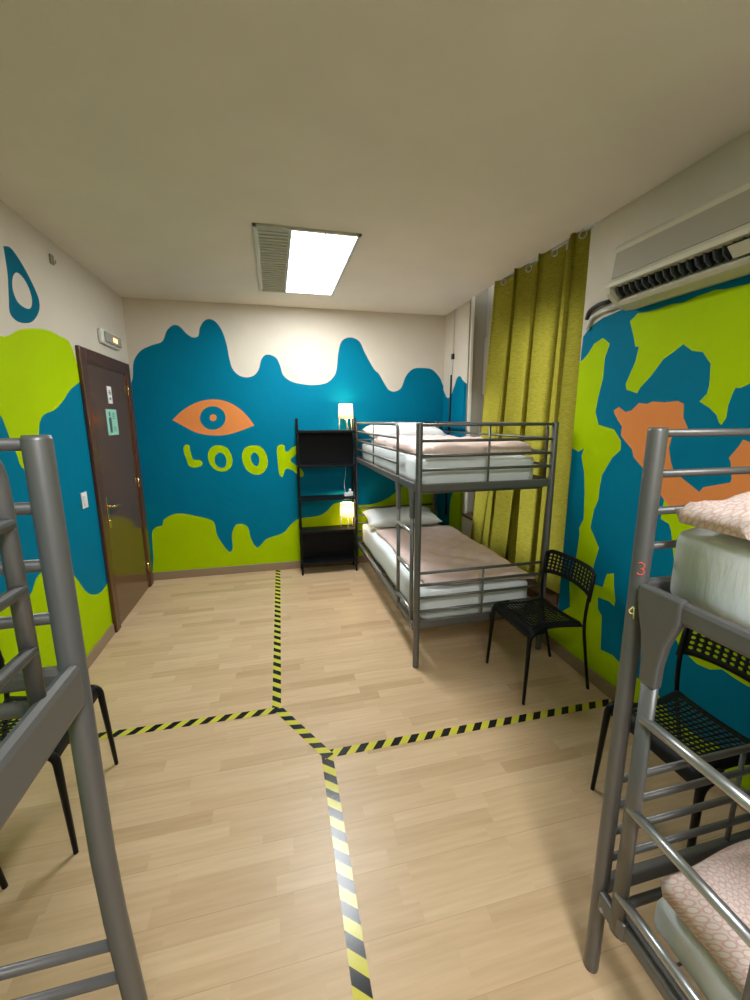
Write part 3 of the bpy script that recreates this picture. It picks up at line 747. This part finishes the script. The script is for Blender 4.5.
def duvet(label, x0, x1, y0, y1, ztop, thick, group, ph=0, over=0.0, droopx=(0, 0), skew=0.0, amp=0.010):
    """puffy quilt lying on a mattress; its two long edges can roll over the mattress side"""
    nx, ny = 44, 70
    bm = bmesh.new()
    uvl = bm.loops.layers.uv.new('UVMap')
    top = []; bot = []
    for i in range(nx + 1):
        rt, rb = [], []
        for j in range(ny + 1):
            u = i / nx; v = j / ny
            x = x0 + (x1 - x0) * u
            y = y0 + (y1 - y0) * v + skew * (u - 0.5) * (1 - v)
            y += 0.012 * math.sin(u * 9 + ph) * (1 if v > 0.98 or v < 0.02 else 0.6)
            x += 0.010 * math.sin(v * 13 + ph) * (2 * u - 1)
            eu = min(u, 1 - u) * (x1 - x0); ev = min(v, 1 - v) * (y1 - y0)
            e = min(eu, ev)
            puff = 0.42 + 0.58 * min(1.0, e / 0.06) ** 0.5
            w = wob(x, y, 1.3, ph) * amp + wob(y, x, 3.1, ph) * amp * 0.35
            zt = ztop + thick * puff + w * (puff - 0.42) * 1.7
            zb = ztop
            for side, dist in ((0, x - x0), (1, x1 - x)):
                dr = droopx[side]
                if dr:
                    k = max(0.0, 1 - dist / 0.07)
                    zt -= dr * k ** 1.5; zb -= dr * k ** 1.5
            top.append(0); rt.append(bm.verts.new((x, y, zt)))
            ins = 0.012
            rb.append(bm.verts.new((min(max(x, x0 + ins), x1 - ins) if i in (0, nx) else x, y + (ins if j == 0 else -ins if j == ny else 0), zb)))
        if i == 0: T = []; B = []
        T.append(rt); B.append(rb)
    def face(vs, ij):
        try:
            f = bm.faces.new(vs)
        except ValueError:
            return
        for lp in f.loops:
            lp[uvl].uv = (lp.vert.co.x + ph, lp.vert.co.y + lp.vert.co.z * 0.7)
    for i in range(nx):
        for j in range(ny):
            face((T[i][j], T[i + 1][j], T[i + 1][j + 1], T[i][j + 1]), 0)
            face((B[i][j], B[i][j + 1], B[i + 1][j + 1], B[i + 1][j]), 0)
    for i in range(nx):
        face((T[i][0], B[i][0], B[i + 1][0], T[i + 1][0]), 0)
        face((T[i][ny], T[i + 1][ny], B[i + 1][ny], B[i][ny]), 0)
    for j in range(ny):
        face((T[0][j], T[0][j + 1], B[0][j + 1], B[0][j]), 0)
        face((T[nx][j], B[nx][j], B[nx][j + 1], T[nx][j + 1]), 0)
    o = obj('duvet', bm, M['duvet'], None, True)
    return tag(o, label, 'duvet', group)

GM, GD, GP = 'white-sheeted mattresses', 'pink patterned duvets', 'white pillows'
# far bunk
mattress('white-sheeted mattress on the upper bunk of the far corner bed', 0.885, 1.69, 2.425, 4.33, 1.19, 1.385, GM, 0.3)
mattress('white-sheeted mattress on the lower bunk of the far corner bed', 0.885, 1.715, 2.425, 4.33, 0.276, 0.505, GM, 1.7)
duvet('pale pink duvet on the upper bunk of the far corner bed', 0.90, 1.72, 2.47, 3.86, 1.392, 0.070, GD, 0.5, skew=0.10)
duvet('pale pink duvet spread over the lower bunk of the far corner bed', 0.945, 1.735, 2.44, 3.88, 0.513, 0.035, GD, 2.1, skew=-0.06)
pillow('white pillow at the wall end of the far upper bunk', (1.29, 4.11, 1.497), 0.78, 0.42, 0.17, 0.03, 0.12, GP, 0.2)
pillow('white pillow at the wall end of the far lower bunk, lit by the small lamp', (1.27, 4.10, 0.605), 0.78, 0.42, 0.14, -0.04, 0.12, GP, 1.4)
# right bunk
mattress('white-sheeted mattress on the upper bunk of the bed at the right edge', 0.868, 1.72, -1.18, 0.735, 1.19, 1.385, GM, 0.9)
mattress('white-sheeted mattress on the lower bunk of the bed at the right edge', 0.90, 1.72, -1.18, 0.675, 0.276, 0.415, GM, 2.2)
duvet('pink circle-patterned duvet on the upper bunk of the bed at the right edge', 0.856, 1.73, -0.5, 0.722, 1.392, 0.072, GD, 3.3, skew=-0.12)
duvet('pink duvet on the lower bunk of the bed at the right edge', 0.893, 1.73, -0.7, 0.668, 0.423, 0.10, GD, 4.4, skew=-0.05)

# ------------------------------------------------------------------ chairs
def perforated(bm, S, nu, nv, solid, hole=0.30):
    """sheet through S(u,v) with an eight-sided hole in each cell unless solid(i,j)"""
    g = [[bm.verts.new(S(i / nu, j / nv)) for j in range(nv + 1)] for i in range(nu + 1)]
    for i in range(nu):
        for j in range(nv):
            a, b, c, d = g[i][j], g[i + 1][j], g[i + 1][j + 1], g[i][j + 1]
            if solid(i, j):
                bm.faces.new((a, b, c, d)); continue
            cu, cv = (i + 0.5) / nu, (j + 0.5) / nv
            hv = []
            for k in range(8):
                th = PI / 4 * k + PI / 8 - PI * 3 / 4 - PI / 8 * 1
                hv.append(bm.verts.new(S(cu + hole * math.cos(th) / nu, cv + hole * math.sin(th) / nv)))
            # corners at -135,-45,45,135 degrees are hv[0],hv[2],hv[4],hv[6]
            cs = (a, b, c, d)
            for k in range(4):
                p, q = cs[k], cs[(k + 1) % 4]
                h0, h1, h2 = hv[2 * k], hv[2 * k + 1], hv[(2 * k + 2) % 8]
                bm.faces.new((p, q, h2, h1, h0))
    return bm

def make_chair(label, loc, rz):
    """faces local -x: front legs at x 0, uprights at x 0.44"""
    t = thing('perforated_chair', label, 'chair', loc, rz, 'black perforated chairs')
    LM = M['black_metal']
    for s in (-1, 1):
        fl = fillet([(0.0, s * 0.213, 0.0), (0.020, s * 0.198, 0.425), (0.12, s * 0.188, 0.437)], 0.04, 5)
        obj('leg', tb(fl, [0.0085 + 0.002 * min(1, p.z / 0.3) + 0.006 * max(0, (p.z - 0.33) / 0.1) for p in fl], seg=12), LM, t, True)
        rl = fillet([(0.463, s * 0.180, 0.0), (0.372, s * 0.198, 0.43), (0.375, s * 0.208, 0.60), (0.398, s * 0.213, 0.75)], 0.12, 6)
        obj('leg', tb(rl, [0.0095] * len(rl), seg=12), LM, t, True)
    # seat
    def S(u, v):
        # u: front to back, v: side to side
        s = 2 * v - 1
        wf = 0.214 - 0.034 * math.sin(min(1, u / 0.98) * PI) ** 1.1 - 0.012 * u
        x = -0.006 + 0.372 * u + 0.02 * u * (1 - s * s)
        if u > 0.8: x -= (u - 0.8) * 0.10 * (1 - s * s) * 2
        z = 0.455 - 0.012 * math.sin(u * PI) * (1 - s * s)
        if u < 0.2:
            k = (0.2 - u) / 0.2
            z -= 0.058 * k * k; x += 0.022 * k * k
            wf -= 0.010 * k * k
        e = max(0, abs(s) - 0.86) / 0.14
        z -= 0.022 * e * e
        return Vector((x, s * wf, z))
    bm = perforated(bmesh.new(), S, 17, 17, lambda i, j: i < 3 or i > 14 or j < 2 or j > 14, 0.34)
    seat = obj('seat', bm, M['black_plastic'], t, True)
    md = seat.modifiers.new('thickness', 'SOLIDIFY'); md.thickness = 0.003; md.offset = -1
    # backrest
    def Bk(u, v):
        s = 2 * u - 1
        z = 0.635 + 0.145 * v
        h = abs(s)
        # round upper corners, sag of the lower edge
        zt = 0.782 - 0.03 * max(0, (h - 0.72) / 0.28) ** 2.2
        zb = 0.612 + 0.022 * (1 - h * h) - 0.02 * max(0, (h - 0.8) / 0.2) ** 1.5
        z = zb + (zt - zb) * v
        x = 0.376 + 0.024 * v + 0.034 * (1 - s * s)
        return Vector((x, s * 0.226 * (1 - 0.012 * v), z))
    bm = perforated(bmesh.new(), Bk, 15, 7, lambda i, j: i < 1 or i > 13 or j < 1 or j > 5, 0.32)
    bk = obj('backrest', bm, M['black_plastic'], t, True)
    md = bk.modifiers.new('thickness', 'SOLIDIFY'); md.thickness = 0.004; md.offset = 0
    return t
make_chair('black perforated chair beside the foot of the far bunk bed, against the mural wall', (1.324, 2.07, 0), 0)
make_chair('black perforated chair behind the bunk bed at the right edge', (1.30, 1.075, 0), 0)
make_chair('black perforated chair at the left wall, half hidden by the left bunk bed', (-0.815, 1.735, 0), PI)

st = thing('stool', 'black stool against the left wall, only one leg in view at the left edge', 'stool', (-1.128, 1.325, 0))
obj('seat', lathe(bmesh.new(), [(0.0, 0.43), (0.135, 0.43), (0.145, 0.44), (0.145, 0.452), (0.135, 0.46), (0.0, 0.46)], 32), M['black_plastic'], st, True)
for ax, ay in ((0.122, 0.122), (-0.122, 0.122), (0.122, -0.122), (-0.122, -0.122)):
    obj('leg', tb([(ax, ay, 0), (ax * 0.72, ay * 0.72, 0.432)], [0.009, 0.013], seg=12), M['black_metal'], st, True)

# ------------------------------------------------------------------ shelf unit and what stands on it
SX0, SX1, SY0, SY1 = 0.215, 0.808, 4.205, 4.40
sh = thing('shelf_unit', 'tall black open shelf unit against the back wall, beside the bunk bed', 'shelf unit', (SX0, SY0, 0))
w, dp = SX1 - SX0, SY1 - SY0
for x in (0.006, w - 0.006):
    for y in (0.0, dp):
        obj('upright', bx((x - 0.009, y - 0.006, 0.0), (x + 0.009, y + 0.006, 1.635)), M['black_metal'], sh, bevel=0.002)
for z in (0.13, 0.475, 0.82, 1.165, 1.515):
    obj('shelf_board', bx((0.012, -0.003, z - 0.022), (w - 0.012, dp + 0.003, z)), M['black_board'], sh, bevel=0.002)
for z0, z1 in ((1.165, 1.515), (0.13, 0.475)):
    obj('back_panel', bx((0.015, dp - 0.012, z0), (w - 0.015, dp - 0.004, z1 - 0.022)), M['black_board'], sh)
for x in (0.006, w - 0.006):
    for z in (0.13, 0.475, 0.82, 1.165, 1.515):
        obj('side_bar', bx((x - 0.005, 0.0, z - 0.03), (x + 0.005, dp, z - 0.012)), M['black_metal'], sh)

def table_lamp(label, loc):
    t = thing('table_lamp', label, 'lamp', loc, group='small lit table lamps')
    bm = lathe(bmesh.new(), [(0.072, 0.265), (0.078, 0.115)], 32)
    o = obj('lamp_shade', bm, M['shade'], t, True)
    md = o.modifiers.new('thickness', 'SOLIDIFY'); md.thickness = 0.002
    for k in range(3):
        a = 2 * PI * k / 3 + 0.5
        c, s = math.cos(a), math.sin(a)
        obj('leg', tb([(0.076 * c, 0.076 * s, 0.0), (0.070 * c, 0.070 * s, 0.15)], 0.005, seg=8), M['white_plastic'], t, True)
        obj('leg_brace', tb([(0.070 * c, 0.070 * s, 0.12), (0.012 * c, 0.012 * s, 0.135)], 0.003, seg=6), M['white_plastic'], t, True)
    obj('socket', lathe(bmesh.new(), [(0.0, 0.10), (0.018, 0.10), (0.018, 0.15), (0.0, 0.15)], 16), M['white_plastic'], t, True)
    obj('bulb', lathe(bmesh.new(), [(0.0, 0.15), (0.015, 0.155), (0.026, 0.185), (0.024, 0.21), (0.012, 0.225), (0.0, 0.228)], 16), M['bulb'], t, True)
    obj('cord', tb(fillet([(0, 0, 0.10), (0.02, 0.03, 0.05), (0.04, 0.06, 0.006), (0.03, 0.085, 0.004)], 0.02), 0.002, seg=6), M['white_plastic'], t, True)
    ld = bpy.data.lights.new('bulb_light', 'POINT'); ld.energy = LAMP_POWER; ld.color = (1.0, 0.68, 0.36); ld.shadow_soft_size = 0.03
    lo = bpy.data.objects.new('bulb_light', ld); COL.objects.link(lo); lo.parent = t; lo.location = (0, 0, 0.245)
    ld2 = bpy.data.lights.new('bulb_light', 'POINT'); ld2.energy = LAMP_POWER * 0.5; ld2.color = (1.0, 0.68, 0.36); ld2.shadow_soft_size = 0.03
    l2 = bpy.data.objects.new('bulb_light', ld2); COL.objects.link(l2); l2.parent = t; l2.location = (0.035, -0.03, 0.10)
    return t
table_lamp('small lit lamp with white legs standing on top of the black shelf unit', (SX1 - 0.082, SY0 + 0.10, 1.5155))
table_lamp('small lit lamp with white legs inside the black shelf unit, lower shelf', (SX1 - 0.086, SY0 + 0.10, 0.4755))
pa = thing('power_adapter', 'small white plug adapter with thin cord on the middle shelf above the lower lamp', 'adapter', (SX1 - 0.07, SY0 + 0.07, 0.8205))
obj('body', bx((-0.05, -0.025, 0), (0.01, 0.02, 0.038)), M['white_plastic'], pa, bevel=0.006)
obj('plug', bx((-0.005, -0.02, 0.0), (0.045, 0.02, 0.05)), M['white_plastic'], pa, bevel=0.01)
obj('plug', tb([(0.015, 0, 0.045), (0.015, 0, 0.075)], 0.014), M['white_plastic'], pa, True)
obj('cord', tb(fillet([(-0.03, 0.015, 0.03), (-0.04, 0.06, 0.12), (-0.015, 0.10, 0.20), (-0.01, 0.11, 0.318)], 0.05), 0.0022, seg=6), M['white_plastic'], pa, True)

# ------------------------------------------------------------------ curtain
def curtain():
    t = thing('curtain', 'long olive green eyelet curtain over the window behind the far bunk bed', 'curtain', (XR, 0, 0))
    nU, nV = 220, 60
    z0, z1 = 0.43, 2.76
    bm = bmesh.new()
    rows = []
    folds = 3.5
    def edge(z):
        k = (z1 - z) / (z1 - z0)
        a = 2.265 + 0.0 * k            # near edge
        b = 3.30 + 0.31 * k ** 1.1      # far edge
        return a, b
    def pt(u, z):
        a, b = edge(z)
        k = (z1 - z) / (z1 - z0)
        amp = 0.056 * (1 - 0.15 * k)
        ph = 2 * PI * folds * u + 0.25 * math.sin(3 * u * PI + k * 2)
        y = a + (b - a) * (u + 0.01 * k * math.sin(u * 17)) - (0.040 + 0.030 * k + 0.012 * math.sin(u * 7)) * math.sin(2 * ph) * min(1, u * 12, (1 - u) * 12)
        x = 0.0 + amp * math.cos(ph) + (0.006 + 0.012 * k) * math.sin(ph * 2.3 + 2 * k) + 0.010 * k * math.sin(u * 11 + 2) + 0.004 * math.sin(ph * 5.1)
        return Vector((x - 0.0, y, z))
    for j in range(nV + 1):
        z = z0 + (z1 - z0) * j / nV
        rows.append([bm.verts.new(pt(i / nU, z)) for i in range(nU + 1)])
    for j in range(nV):
        for i in range(nU):
            bm.faces.new((rows[j][i], rows[j][i + 1], rows[j + 1][i + 1], rows[j + 1][i]))
    cl = obj('curtain_cloth', bm, M['curtain'], t, True)
    # steel eyelets on the rod
    for k in range(7):
        u = (k + 0.5) / 7
        p = pt(u, 2.70)
        q = pt(u + 0.004, 2.70) - pt(u - 0.004, 2.70)
        nrm = Vector((q.y, -q.x, 0)).normalized()
        bm = bmesh.new()
        e1 = Vector((0, 0, 1)); e2 = q.normalized()
        pts = [p + (e1 * math.cos(a) + e2 * math.sin(a)) * 0.021 for a in [2 * PI * i / 20 for i in range(21)]]
        tube(bm, pts, 0.005, seg=8, caps=False)
        obj('eyelet', bm, M['chrome'], cl, True)
    return t
curtain()
rod = tag(obj('curtain_rod', tb([(XR + 0.0, 2.285, 2.722), (XR + 0.0, 3.34, 2.722)], 0.010), M['chrome'], None, True), 'thin steel rod carrying the green curtain under the ceiling edge', 'curtain rod')

# ------------------------------------------------------------------ air conditioner
def air_conditioner():
    y0, y1 = 1.06, 1.92
    t = thing('air_conditioner', 'old cream wall air conditioner above the mural on the right wall', 'air conditioner', (0, 0, 0))
    def prism(prof, a, b, m, name, par=t, bevel=0.0, label=None):
        bm = bmesh.new()
        v0 = [bm.verts.new((x, a, z)) for x, z in prof]; v1 = [bm.verts.new((x, b, z)) for x, z in prof]
        bm.faces.new(v0); bm.faces.new(v1[::-1])
        for i in range(len(prof)):
            j = (i + 1) % len(prof)
            bm.faces.new((v0[i], v0[j], v1[j], v1[i]))
        return obj(name, bm, m, par, bevel=bevel, label=label)
    # casing with the slot open: upper body, lower chin, end cheeks
    prism([(1.86, 2.485), (1.715, 2.470), (1.692, 2.445), (1.690, 2.425), (1.673, 2.295), (1.664, 2.285), (1.662, 2.262), (1.70, 2.262), (1.80, 2.30), (1.86, 2.30)], y0, y1, M['ac_shell'], 'casing', bevel=0.004)
    prism([(1.86, 2.30), (1.84, 2.30), (1.735, 2.212), (1.722, 2.200), (1.74, 2.182), (1.80, 2.168), (1.86, 2.178)], y0, y1, M['ac_shell'], 'lower_lip', bevel=0.004)
    for a, b in ((y0, y0 + 0.03), (y1 - 0.03, y1)):
        prism([(1.86, 2.30), (1.70, 2.27), (1.664, 2.264), (1.672, 2.235), (1.722, 2.196), (1.80, 2.175), (1.86, 2.18)], a, b, M['ac_shell'], 'end_cheek', bevel=0.004)
    prism([(1.6895, 2.420), (1.6855, 2.421), (1.6695, 2.302), (1.6735, 2.300)], y0 + 0.03, y1 - 0.03, M['ac_panel'], 'front_panel', label='grey-beige front panel')
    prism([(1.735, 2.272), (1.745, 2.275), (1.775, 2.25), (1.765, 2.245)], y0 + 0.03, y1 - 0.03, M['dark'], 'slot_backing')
    n = 22
    for k in range(n):
        y = y0 + 0.05 + (y1 - y0 - 0.1) * k / (n - 1)
        bm = bmesh.new()
        vs = [bm.verts.new(p) for p in ((1.685, y, 2.262), (1.735, y, 2.273), (1.765, y, 2.246), (1.728, y, 2.212), (1.70, y + 0.004, 2.232))]
        bm.faces.new(vs)
        o = obj('vane', bm, M['vane'], t)
        md = o.modifiers.new('thickness', 'SOLIDIFY'); md.thickness = 0.006
    prism([(1.676, 2.247), (1.680, 2.250), (1.716, 2.214), (1.712, 2.210)], y0 + 0.03, 1.335, M['ac_shell'], 'flap', label='cream flap half closed')
    return t
air_conditioner()
# pipes from the unit to the window
tag(obj('insulated_pipe', tb(fillet([(1.845, 2.06, 2.26), (1.842, 2.16, 2.262), (1.842, 2.235, 2.245), (1.846, 2.252, 2.20)], 0.03), 0.012), M['dark'], None, True), 'black taped pipe from the air conditioner to the curtain edge', 'pipe')
tag(obj('plastic_pipe', tb(fillet([(1.845, 2.00, 2.215), (1.846, 2.16, 2.218), (1.846, 2.225, 2.200), (1.848, 2.240, 2.14)], 0.03), 0.011), M['pvc'], None, True), 'white plastic pipe under the black taped pipe by the air conditioner', 'pipe')

# ------------------------------------------------------------------ small wall things
sg = thing('door_sign', 'small white sign on the brown door above the green notice', 'sign', (XL + 0.0125, 3.83, 1.82))
obj('plate', bx((0, -0.045, -0.065), (0.003, 0.04, 0.07)), M['white_paper'], sg)
bm = bmesh.new()
for k, (a, b) in enumerate(((-0.02, 0.015), (-0.028, 0.02), (-0.015, 0.022))):
    z = 0.035 - k * 0.012
    box(bm, (0.003, a, z - 0.004), (0.0036, b, z + 0.004))
box(bm, (0.003, -0.02, -0.035), (0.0036, 0.016, -0.018))
obj('print', bm, M['ink'], sg)
nt_ = thing('paper_notice', 'mint green printed notice taped on the brown door', 'notice', (XL + 0.0125, 3.82, 1.605))
obj('sheet', bx((0, -0.115, -0.10), (0.0015, 0.11, 0.105)), M['green_paper'], nt_)
bm = bmesh.new()
box(bm, (0.0015, -0.07, -0.08), (0.0022, -0.02, 0.04)); box(bm, (0.0015, -0.06, 0.05), (0.0022, -0.035, 0.085))
for k in range(5):
    box(bm, (0.0015, 0.01, -0.07 + k * 0.008), (0.0022, 0.07 - 0.008 * (k % 2), -0.067 + k * 0.008))
for k in range(4):
    box(bm, (0.0015, 0.01, 0.03 + k * 0.014), (0.0022, 0.06, 0.035 + k * 0.014))
obj('print', bm, M['ink'], nt_)

el = thing('emergency_light', 'small emergency light with orange glow above the brown door', 'emergency light', (XL, 3.97, 2.27))
obj('housing', bx((0.0, -0.20, -0.055), (0.035, 0.20, 0.055)), M['white_plastic'], el, bevel=0.012)
obj('lens', bx((0.035, -0.17, -0.042), (0.052, 0.17, 0.040)), mat('frosted_lens', (0.35, 0.34, 0.30), 0.25), el, bevel=0.012)
obj('indicator', bx((0.052, -0.03, -0.022), (0.055, 0.06, 0.012)), M['orange_glow'], el, bevel=0.003, label='orange glowing lamp')
sw = thing('light_switch', 'white light switch on the blue wall left of the door', 'light switch', (XL, 3.155, 1.087))
obj('plate', bx((0, -0.04, -0.055), (0.009, 0.04, 0.055)), M['white_plastic'], sw, bevel=0.003)
obj('rocker', bx((0.009, -0.024, -0.036), (0.014, 0.024, 0.036)), M['white_plastic'], sw, bevel=0.002)
hk = thing('wall_clip', 'tiny grey clip high on the left wall above the door', 'clip', (XL, 3.17, 2.595))
obj('clip_body', bx((0, -0.02, -0.025), (0.012, 0.02, 0.03)), M['reveal'], hk, bevel=0.003)
obj('clip_hook', tb([(0.012, 0, -0.01), (0.025, 0, -0.02), (0.025, 0, 0.0)], 0.003), M['reveal'], hk)

cb = tag(obj('wall_cable', tb(fillet([(1.848, 4.262, 0.55), (1.848, 4.25, 1.2), (1.848, 4.22, 2.0), (1.850, 4.225, 2.08)], 0.05), [0.010] * 14, seg=8), M['dark'], None, True), 'black cable running down the corner wall beside the far bunk bed', 'cable')
jb = tag(obj('cable_box', bx((1.838, 4.175, 2.235), (1.86, 4.215, 2.29)), M['dark'], None, bevel=0.003), 'tiny black cable box on the cream corner wall above the cable', 'box')
tag(obj('wall_conduit', tb([(1.852, 4.205, 2.08), (1.852, 4.19, 2.72)], 0.006, seg=8), M['pvc'], None, True), 'thin cream conduit rising to the ceiling above the small black box', 'conduit')
tag(obj('window_side_strip', bx((1.872, 3.835, 0.66), (1.90, 3.859, 2.99)), M['cream'], None, bevel=0.003), 'narrow cream strip beside the window recess in the far corner', 'strip')

# ------------------------------------------------------------------ hazard tape on the floor
def tape(label, a, b, z, wd=0.05):
    a = Vector((a[0], a[1])); b = Vector((b[0], b[1]))
    d = b - a; L = d.length
    bm = bmesh.new()
    n = max(2, int(L / 0.12))
    box(bm, (0, -wd / 2, 0), (L, wd / 2, 0.0006))
    o = obj('floor_tape', bm, M['tape'])
    o.location = (a.x, a.y, z); o.rotation_euler = (0, 0, math.atan2(d.y, d.x))
    return tag(o, label, 'floor tape', 'yellow and black hazard tapes on the floor')
tape('black and yellow hazard tape running from the back wall to the first tape joint', (-0.065, 2.13), (-0.036, 4.43), 0.0002)
tape('black and yellow hazard tape running left from the joint to the left wall', (-0.05, 2.145), (-1.27, 2.175), 0.0009)
tape('short diagonal piece of hazard tape between the two tape joints', (-0.06, 2.16), (0.185, 1.745), 0.0016)
tape('black and yellow hazard tape running right under the chair to the mural wall', (0.15, 1.765), (1.84, 1.752), 0.0009)
tape('black and yellow hazard tape running from the joint towards the camera', (0.162, 0.25), (0.175, 1.78), 0.0002, 0.055)
